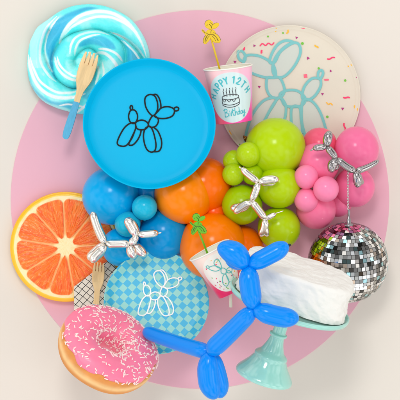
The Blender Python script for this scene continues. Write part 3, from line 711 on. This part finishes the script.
    B([(8.2, 2.4), (7.2, 2.6), (6.6, 1.3), (7.2, .2), (8.2, .8), (8.3, 2.5), (8.7, .2)]); B([(9.3, 2.6), (9.5, .8), (10.4, .6), (11, 2.4)]); B([(11, 2.6), (10.8, -.6), (9.8, -2.6), (9, -1.8), (11.8, .4)])
    ex.append(('script_lettering', sc_, teal_t, .2))
    return c, ex
cup('pink ombre cup reading HAPPY 12TH Birthday in front of the confetti plate', (227.9, 67.6), (234, 121.5), 24.2, 18.6, 34, 7, art1)

def art2(arc, Z, L, rm):
    t = Z/L; pk = np.array(lin((236, 36, 96))); pl = np.array(lin((244, 222, 208))); wh = np.array(lin((238, 232, 220)))
    c = mixc(np.broadcast_to(pk, Z.shape+(3,)), pl, sst(.12, .88, t)); u, v = arc-1.2, Z-L*.50; d = np.hypot(u/19, v/20.6); c = mixc(c, wh, 1-sst(.98, 1.01, d))
    ex = []; st = []; ca, sa = math.cos(math.radians(-14)), math.sin(math.radians(-14))
    for l in [[(-12, 8), (-11, 6.2), (-9.4, 7), (-10.4, 8.8)], [(-10, 6.5), (-6, 7.5), (-2, 5), (-1, 2.6), (-5, 1.8), (-9, 4)], [(-4, 12), (-1.5, 12.5), (0, 8), (0, 3.4), (-3, 5), (-5, 9)], [(0, 3), (2.6, 2.2), (4, -1), (2, -3), (-1, -1)],
              [(3, -2), (6.4, -1), (8.8, -5), (9, -12), (6, -14), (3.4, -9)], [(2, -3), (-1, -6), (-2, -12), (1, -15), (4, -10)], [(3.6, 0), (7, 2), (9.6, 1), (9, -2), (5.4, -3)], [(9.4, 1.4), (11.5, 4), (12.6, 2.6), (10.5, -.4)]]:
        p = np.array(l, float)*[1.15, 1.05]; p = np.stack([p[:, 0]*ca-p[:, 1]*sa+1.2, p[:, 0]*sa+p[:, 1]*ca+L*.5+1], 1); st.append((dens(p, True, 6), .8, True))
    ex.append(('dog_print', st, mat('teal_print', (96, 190, 182), .4), .22))
    cf = {0: [], 1: [], 2: [], 3: []}; R_ = random.Random(3)
    for i in range(34):
        a = R_.uniform(0, 2*PI); q = math.sqrt(R_.uniform(.25, .9)); x, y = 1.2+18*q*math.cos(a), L*.5+19*q*math.sin(a); b = R_.uniform(0, PI); l = R_.uniform(.3, 1.2)
        cf[i % 4].append((np.array([(x-l*math.cos(b)/2, y-l*math.sin(b)/2), (x, y), (x+l*math.cos(b)/2, y+l*math.sin(b)/2)]), .8, False))
    for i, (nm, q) in enumerate((('pink_confetti_print', 'h'), ('magenta_confetti_print', 'm'), ('yellow_confetti_print', 'y'), ('green_confetti_print', 'g'))): ex.append((nm, cf[i], CM[q], .2))
    return c, ex
cup('tilted coral cup with confetti balloon dog label, behind the blue balloon dog ear', (209.5, 250), (231.5, 291.5), 21.8, 14.6, 92, 6, art2)

# ------------------------------------------------------------------ dog topped stirrers
def stirrer(label, col, stick, lobes, z0, z1, w):
    """stick from topper (px) to mouth (px); lobes: (cx, cy, a, b, ang) in px"""
    m = mat('stirrer_plastic', col, .3, spec=.5, coat=.2); dkm = mat('stirrer_engraving', tuple(int(v*.5) for v in col), .6)
    ref = P(stick[0][0], stick[0][1], z0); base = np.array(ref)/S; t = thing('drink_stirrer', label, 'stirrer', ref, None, 'balloon dog drink stirrers')
    a = np.array(P(stick[0][0], stick[0][1], z0))/S-base; c = np.array(P(stick[1][0], stick[1][1], z1))/S-base; L = np.linalg.norm(c-a)
    V, F = lathe([(w*.8, 0), (w, .3), (w, L-.3), (w*.8, L)], 12); Rm = np.array(frame_to(Vector(c-a))); mesh('stick', V@Rm.T+a, F, m, t)
    k = kz(z0); b = MB(); b2 = MB()
    for i, (cx_, cy_, ra, rb, an) in enumerate(lobes):
        an = math.radians(an); ra *= 1.08; rb *= 1.18; q = np.array([(ra*math.cos(s), rb*math.sin(s)) for s in np.linspace(0, 2*PI, 36, endpoint=False)])
        q = np.stack([q[:, 0]*math.cos(an)-q[:, 1]*math.sin(an)+(cx_-stick[0][0]), q[:, 0]*math.sin(an)+q[:, 1]*math.cos(an)-(cy_-stick[0][1])], 1)*k
        V, F = extrude(q, -.9+.05*i, 1.0+.06*i, .35); b.add(V, F)
        mid = q.mean(0); dd = np.array([math.cos(an), math.sin(an)])*ra*.62*k; n_ = np.array([-dd[1], dd[0]])*.18
        V, F = ribbon(smooth_pts([mid-dd, mid+n_, mid+dd], False, 6), .42); b2.add(raise2(V, 1.45+.01*i), F)
        if i > 3:
            V, F = ribbon(q[4:16], .36); b2.add(raise2(V, 1.5+.01*i), F)
    tpp = b.build('dog_topper', m, t, smooth=False); b2.build('engraving', dkm, tpp, smooth=False)
def TL(l, ox, oy, s): return [(ox+s*a, oy+s*b, s*c, s*d, e) for a, b, c, d, e in l]
base_l = [(141, 146, 15, 26, 80), (90, 143, 17, 7, -48), (112, 158, 16, 12, -30), (143, 168, 30, 13, -10), (107, 197, 30, 15, 72), (120, 190, 30, 13, 60), (172, 186, 38, 19, -47), (158, 190, 32, 15, -52), (127, 96, 27, 25, 30), (136, 108, 24, 15, -60), (168, 106, 27, 14, 32)]
stirrer('yellow drink stirrer topped with a flat balloon dog, standing in the HAPPY 12TH cup', (228, 190, 14), ((211, 38), (221, 74)), TL(base_l, 190, 10, .15), 44, 34, .95)
stirrer('green drink stirrer topped with a flat balloon dog, against the largest orange balloon', (104, 186, 16), ((197.5, 228), (208.5, 256)), TL([(a, b, c, d, e) for a, b, c, d, e in base_l], 179.5, 204.5, .133), 100, 92, 1.0)
V, F = lathe([(1.3, -22), (1.5, -22), (1.5, 0), (1.2, 0), (1.1, -3)], 20)
o = mesh('paper_straw', V, F, mat('white_straw', (236, 228, 206), .6), loc=P(230.8, 307.3, 84)); o.rotation_euler = frame_to(Vector((.03, -1, -.1))).to_euler()
tag(o, 'short end of an off white straw poking out below the tilted coral cup', 'straw')

# ------------------------------------------------------------------ donut
def donut():
    z = 84; k = kz(z); n = Vector((.52, .85, 0)).normalized(); tl = math.radians(50)
    Z = n*math.sin(tl)+Vector((0, 0, math.cos(tl))); X = Vector((n.y, -n.x, 0)); Y = Z.cross(X); R = Matrix((X, Y, Z)).transposed()
    t = thing('donut', 'pink glazed donut with white sprinkles, tilted at the lower left', 'donut', P(106.8, 350.2, z), R)
    RC, RA, RB = 31.6, 18.8, 18.2
    nu, nv = 220, 96; u = np.linspace(0, 2*PI, nu, endpoint=False)
    def surf(U, Vv, off=0):
        ax = np.sign(np.cos(Vv))*np.abs(np.cos(Vv))**.92; az = np.sign(np.sin(Vv))*np.abs(np.sin(Vv))**.9
        rad = RC+.8*np.sin(U*2+1)+.5*np.sin(U*5)+(RA+off)*ax; return np.stack([rad*np.cos(U), rad*np.sin(U), (RB+off)*az+.6*np.sin(3*U+.5)*(az > 0)], -1)
    v = np.linspace(0, 2*PI, nv, endpoint=False); VV, UU = np.meshgrid(v, u, indexing='ij'); Pd = surf(UU, VV)
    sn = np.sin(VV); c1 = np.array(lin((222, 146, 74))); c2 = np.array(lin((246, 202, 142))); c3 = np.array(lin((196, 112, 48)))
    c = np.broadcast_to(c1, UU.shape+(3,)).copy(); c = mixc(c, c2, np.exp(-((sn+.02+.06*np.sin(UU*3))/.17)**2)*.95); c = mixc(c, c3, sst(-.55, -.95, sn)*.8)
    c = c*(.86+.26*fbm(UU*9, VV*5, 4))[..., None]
    F = grid_faces(nu, nv); F += [[(nv-1)*nu+i, (nv-1)*nu+(i+1) % nu, (i+1) % nu, i] for i in range(nu)]
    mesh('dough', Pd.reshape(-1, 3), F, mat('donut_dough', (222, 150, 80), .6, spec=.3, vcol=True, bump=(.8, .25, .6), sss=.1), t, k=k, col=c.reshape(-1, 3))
    # glaze
    nv2 = 70; e0 = .30+.11*np.sin(u*5+1)+.08*np.sin(u*9+2)+.05*np.sin(u*17); e0 = e0*.8+.22
    e1 = PI+.75
    s = np.linspace(0, 1, nv2)[:, None]; VG = e0[None]*(1-s)+e1*s; UG = np.broadcast_to(u, VG.shape)
    off = 1.5*np.minimum(1, (np.minimum(s, 1-s)*16))**.5+.25*(fbm(UG*4, VG*4, 8)-.5)+.6*np.exp(-((s-.04)/.05)**2)
    G = surf(UG, VG, off); Fg = grid_faces(nu, nv2)
    gm = mat('pink_glaze', (255, 130, 162), .36, spec=.4, coat=.12, sss=.3, sssr=(1, .35, .35), bump=(.3, .12, 1), vary=(.1, .05))
    gl = mesh('glaze', G.reshape(-1, 3), Fg, gm, t, k=k)
    # sprinkles
    sm = [mat('sprinkle_white', (252, 228, 222), .4), mat('sprinkle_blush', (255, 206, 208), .4)]
    pr = [(.02, -1.85), (.42, -1.7), (.62, -1.3), (.62, 1.3), (.42, 1.7), (.02, 1.85)]; Vs, Fs = lathe(pr, 8)
    Rr = random.Random(11); items = []
    for i in range(1250):
        uu = Rr.uniform(0, 2*PI); vv = Rr.uniform(.38, PI+.35)
        # thinner on the camera-left flank, crowded to the right and round the hole
        dens_ = .55+.4*(.5+.5*math.cos(uu-.3))+.25*(vv > PI*.6)
        dens_ *= (RC+RA*math.cos(vv))/(RC+RA)*1.35*(.6 if math.cos(uu+2.2) > .3 else 1)
        dens_ *= .4+1.0*vnoise(np.array(uu*3.1), np.array(vv*2.7), 3).item()
        if Rr.random() > dens_: continue
        p = surf(np.array(uu), np.array(vv), 1.75); p1 = surf(np.array(uu+.01), np.array(vv), 1.75)-p; p2 = surf(np.array(uu), np.array(vv+.01), 1.75)-p
        nn = np.cross(p1, p2); nn /= np.linalg.norm(nn)+1e-9
        if nn@np.array(R.transposed()@Vector((0, 0, 1))) < -.2: vis = -1
        else: vis = nn@np.array(R.transposed()@Vector((0, 0, 1)))
        a = Rr.uniform(0, PI); d = p1/np.linalg.norm(p1)*math.cos(a)+p2/np.linalg.norm(p2)*math.sin(a)+nn*Rr.uniform(-.15, .3)
        items.append((vis, p+nn*.15, d, Rr.uniform(.7, 1.15), Rr.choice(sm)))
    items.sort(key=lambda q: -q[0]); proto = {}
    for mm in sm: proto[mm.name] = mesh('sprinkle', Vs, Fs, mm, gl, k=k)
    first = {mm.name: True for mm in sm}
    for vis, p, d, s_, mm in items[:100]:
        o = proto[mm.name] if first[mm.name] else proto[mm.name].copy()
        if not first[mm.name]: C.objects.link(o); o.parent = gl
        first[mm.name] = False
        o.location = Vector(p*S*k); o.rotation_euler = frame_to(Vector(d)).to_euler(); o.scale = (1, 1, s_)
    b = MB()
    for vis, p, d, s_, mm in items[100:]:
        Rm = np.array(frame_to(Vector(d))); b.add((Vs*[1, 1, s_])@Rm.T+p, Fs)
    o = b.build('sprinkles', sm[0], gl, k=k); o['kind'] = 'stuff'
donut()

# ------------------------------------------------------------------ cake stand and cake
ax2 = Vector((290-264, -(300.5-378), 0)).normalized(); tl = math.radians(15); zc = 120
Zs = ax2*math.cos(tl)+Vector((0, 0, math.sin(tl))); Xs = Vector((ax2.y, -ax2.x, 0)); Ys = Zs.cross(Xs); Rs = Matrix((Xs, Ys, Zs)).transposed(); k = kz(zc)
t = thing('cake_stand', 'glossy mint green pedestal cake stand leaning to the right', 'cake stand', P(290, 300.8, zc), Rs)
mint = mat('mint_glaze', (160, 218, 206), .12, spec=.5, coat=.6, vary=(.08, .05), sss=.15, sssr=(1, 1, 1))
R0 = 62.5
V, F = lathe([(.01, -1), (R0-4, -1), (R0-2.4, .2), (R0-1.2, 1.0), (R0, .5), (R0+.3, -1), (R0-.2, -3.6), (R0-2, -4.2), (R0-9, -4.4), (30, -6), (13, -8), (.01, -8.2)], 128, False); V = V[:, :]
mesh('top_plate', V, [f[::-1] for f in F], mint, t, k=k)
pr = [(9, -7.5), (7.4, -12), (6.8, -17), (6.6, -24), (6.7, -31), (7.0, -35), (8.7, -36), (9.1, -37.2), (8.7, -38.4), (7.2, -39.6), (7.4, -42), (8.4, -46), (10.2, -51), (12.4, -55.5), (15.2, -58), (16.8, -59.6), (17.2, -61.4), (17, -62.6), (18.6, -66), (21.6, -71), (25.6, -76), (28.6, -80), (29.6, -82.4), (29.4, -84.3), (28.4, -85), (27, -84), (10, -78)]
pr = smooth_pts(pr, False, 4); V, F = lathe(pr, 96, False); mesh('pedestal', V, [f[::-1] for f in F], mint, t, k=k)
# cake: rounded superellipse block with hand-spread frosting
nth, nz = 300, 90; th = np.linspace(0, 2*PI, nth, endpoint=False); Vc = []
hh = 35.0; prof = []
for s in np.linspace(0, 1, 110):
    if s < .40: r_, z_ = 1.0-.01*math.sin(s/.40*PI), s/.40*(hh-3.4)
    elif s < .55: q = (s-.40)/.15*PI/2; r_, z_ = 1.0-(1-math.cos(q))*.075, hh-3.4+3.4*math.sin(q)
    else: q = (s-.55)/.45; r_, z_ = .925*(1-q), hh
    prof.append((max(r_, .002), z_))
for r_, z_ in prof:
    c_, s_ = np.cos(th), np.sin(th); e_ = 2/3.1
    x = 56*r_*np.sign(c_)*np.abs(c_)**e_; y = 43*r_*np.sign(s_)*np.abs(s_)**e_
    Vc.append(np.stack([x, y, np.full(nth, z_)], 1))
Vc = np.concatenate(Vc); x, y, z_ = Vc.T; rad = np.hypot(x, y)+1e-6
nn = fbm(np.arctan2(y, x)*4.5+z_*.03, z_*.10+x*.02, 5, 4)-.5; n2 = fbm(x*.07+40, y*.12+z_*.1, 8, 4)-.5; n3 = fbm(x*.22+z_*.2, y*.22-z_*.1, 14, 3)-.5
top = sst(hh-5, hh, z_); am = 5.5*nn*(1-top)+.9*n3; am = am*np.minimum(1, rad/20)
ridge = .4*np.abs(np.sin(x*.16+n2*9+z_*.12))*(1-top)
Vc[:, 0] += x/rad*(am+ridge); Vc[:, 1] += y/rad*(am+ridge); Vc[:, 2] += top*(3.4*n2+1.0*n3)+.8*top*sst(30, 50, rad)
Vc[:, 2] = np.maximum(Vc[:, 2], .05)+.5
Vc[:, 2] += 1.2*top*np.sin(x*.045+.8)
t2 = mesh('frosted_cake', Vc, [f for f in grid_faces(nth, len(prof))], mat('buttercream', dm((246, 244, 238), .9), .6, spec=.2, sss=.1, sssr=(1, .95, .9), bump=(.16, .35, 1.6, 3)), k=k)
t2.location = t.location; t2.rotation_euler = t.rotation_euler
tag(t2, 'white frosted cake with rough spread sides on the mint stand', 'cake')

# ------------------------------------------------------------------ disco ball
def disco():
    z = 42; k = kz(z); R = 40.3; tl = math.radians(19)
    Z = Vector((0, math.cos(tl), math.sin(tl))).normalized(); Rm = frame_to(Z)
    t = thing('disco_ball', 'mirrored disco ball of small square tiles hanging below the pink balloons', 'disco ball', P(348, 262.3, z), Rm)
    V, F = lathe([(max(.01, (R-.9)*math.sin(q)), (R-.9)*math.cos(q)) for q in np.linspace(0, PI, 40)], 80, False)
    mesh('core', V, [f[::-1] for f in F], mat('disco_core', (48, 42, 38), .6), t, k=k)
    rows = 30; rg = random.Random(4); b = MB(); g = .10
    reflection_tints = [(.90, .90, .90), (.46, .45, .43), (.40, .66, .70), (.50, .40, .32), (.24, .23, .22), (.10, .10, .10)]  # bright, dark and teal reflections put into the tile colours, dealt out at random
    for i in range(rows):
        p0, p1 = PI*i/rows, PI*(i+1)/rows; pm = (p0+p1)/2; n = max(3, int(round(2*PI*math.sin(pm)*rows/PI*1.02)))
        off = rg.uniform(0, 1)
        for j in range(n):
            a0, a1 = 2*PI*(j+off)/n, 2*PI*(j+1+off)/n; am = (a0+a1)/2
            nrm = Vector((math.sin(pm)*math.cos(am), math.sin(pm)*math.sin(am), math.cos(pm))); e1 = Vector((-math.sin(am), math.cos(am), 0)); e2 = nrm.cross(e1)
            hw_ = R*math.sin(pm)*(a1-a0)/2*(1-g); hh_ = R*(p1-p0)/2*(1-g)
            ja, jb = rg.gauss(0, .035), rg.gauss(0, .035); n2 = (nrm+e1*ja+e2*jb).normalized(); f1 = (e1-n2*e1.dot(n2)).normalized(); f2 = n2.cross(f1); c = nrm*R
            wt, wb = [R*math.sin(q)*(a1-a0)/2*(1-g) for q in (p0, p1)]
            if e2.z < 0: pass
            top = [c-f1*wb-f2*hh_, c+f1*wb-f2*hh_, c+f1*wt+f2*hh_, c-f1*wt+f2*hh_]
            if e2.z < 0: top = [c-f1*wt-f2*hh_, c+f1*wt-f2*hh_, c+f1*wb+f2*hh_, c-f1*wb+f2*hh_]
            bot = [v_-nrm*.8 for v_ in top]
            col = rg.choices(reflection_tints, [6, 3.6, 1.8, 1.0, 2.6, 1.4])[0]
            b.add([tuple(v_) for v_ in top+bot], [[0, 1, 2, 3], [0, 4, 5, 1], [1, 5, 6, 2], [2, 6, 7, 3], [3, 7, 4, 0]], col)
    b.build('mirror_tiles', mat('mirror_tile', (230, 230, 230), .04, metal=1, vcol=True), t, k=k, smooth=False)
    cm = mat('cap_metal', (150, 148, 150), .3, metal=.9)
    V, F = lathe([(4.6, R-1.5), (4.8, R+.2), (4.2, R+.9), (2.2, R+1.2), (2.1, R+5.5), (1.6, R+6), (.8, R+12)], 40); mesh('cap', V, F, cm, t, k=k)
    V, F = lathe([(.9, R+8), (1.3, R+9), (1.3, R+15.5), (.7, R+16)], 20); mesh('hook', V, F, cm, t, k=k)
disco()
# chain
cm = mat('chain_steel', (205, 203, 200), .25, metal=1); b = MB(); pa = np.array(P(348.2, 209.5, 66))/S; pb = np.array(P(347.8, 169, 70))/S; L = np.linalg.norm(pb-pa); nl = 25; base = pa.copy()
for i in range(nl):
    c = pa+(pb-pa)*(i+.5)/nl; tor = []; n1_, n2_ = 14, 6
    for a in range(n1_):
        A = 2*PI*a/n1_
        for q in range(n2_):
            B_ = 2*PI*q/n2_; rx_ = .8+.3*math.cos(B_); tor.append((rx_*math.cos(A), (rx_+.35)*math.sin(A), .3*math.sin(B_)))
    tor = np.array(tor)
    if i % 2: tor = tor[:, [2, 1, 0]]
    F = [[a*n2_+q, ((a+1) % n1_)*n2_+q, ((a+1) % n1_)*n2_+(q+1) % n2_, a*n2_+(q+1) % n2_] for a in range(n1_) for q in range(n2_)]
    b.add(tor+c-base, F)
o = b.build('hanging_chain', cm); o.location = Vector(base*S)
tag(o, 'thin steel chain hanging down to the disco ball from the dark silver dog', 'chain')
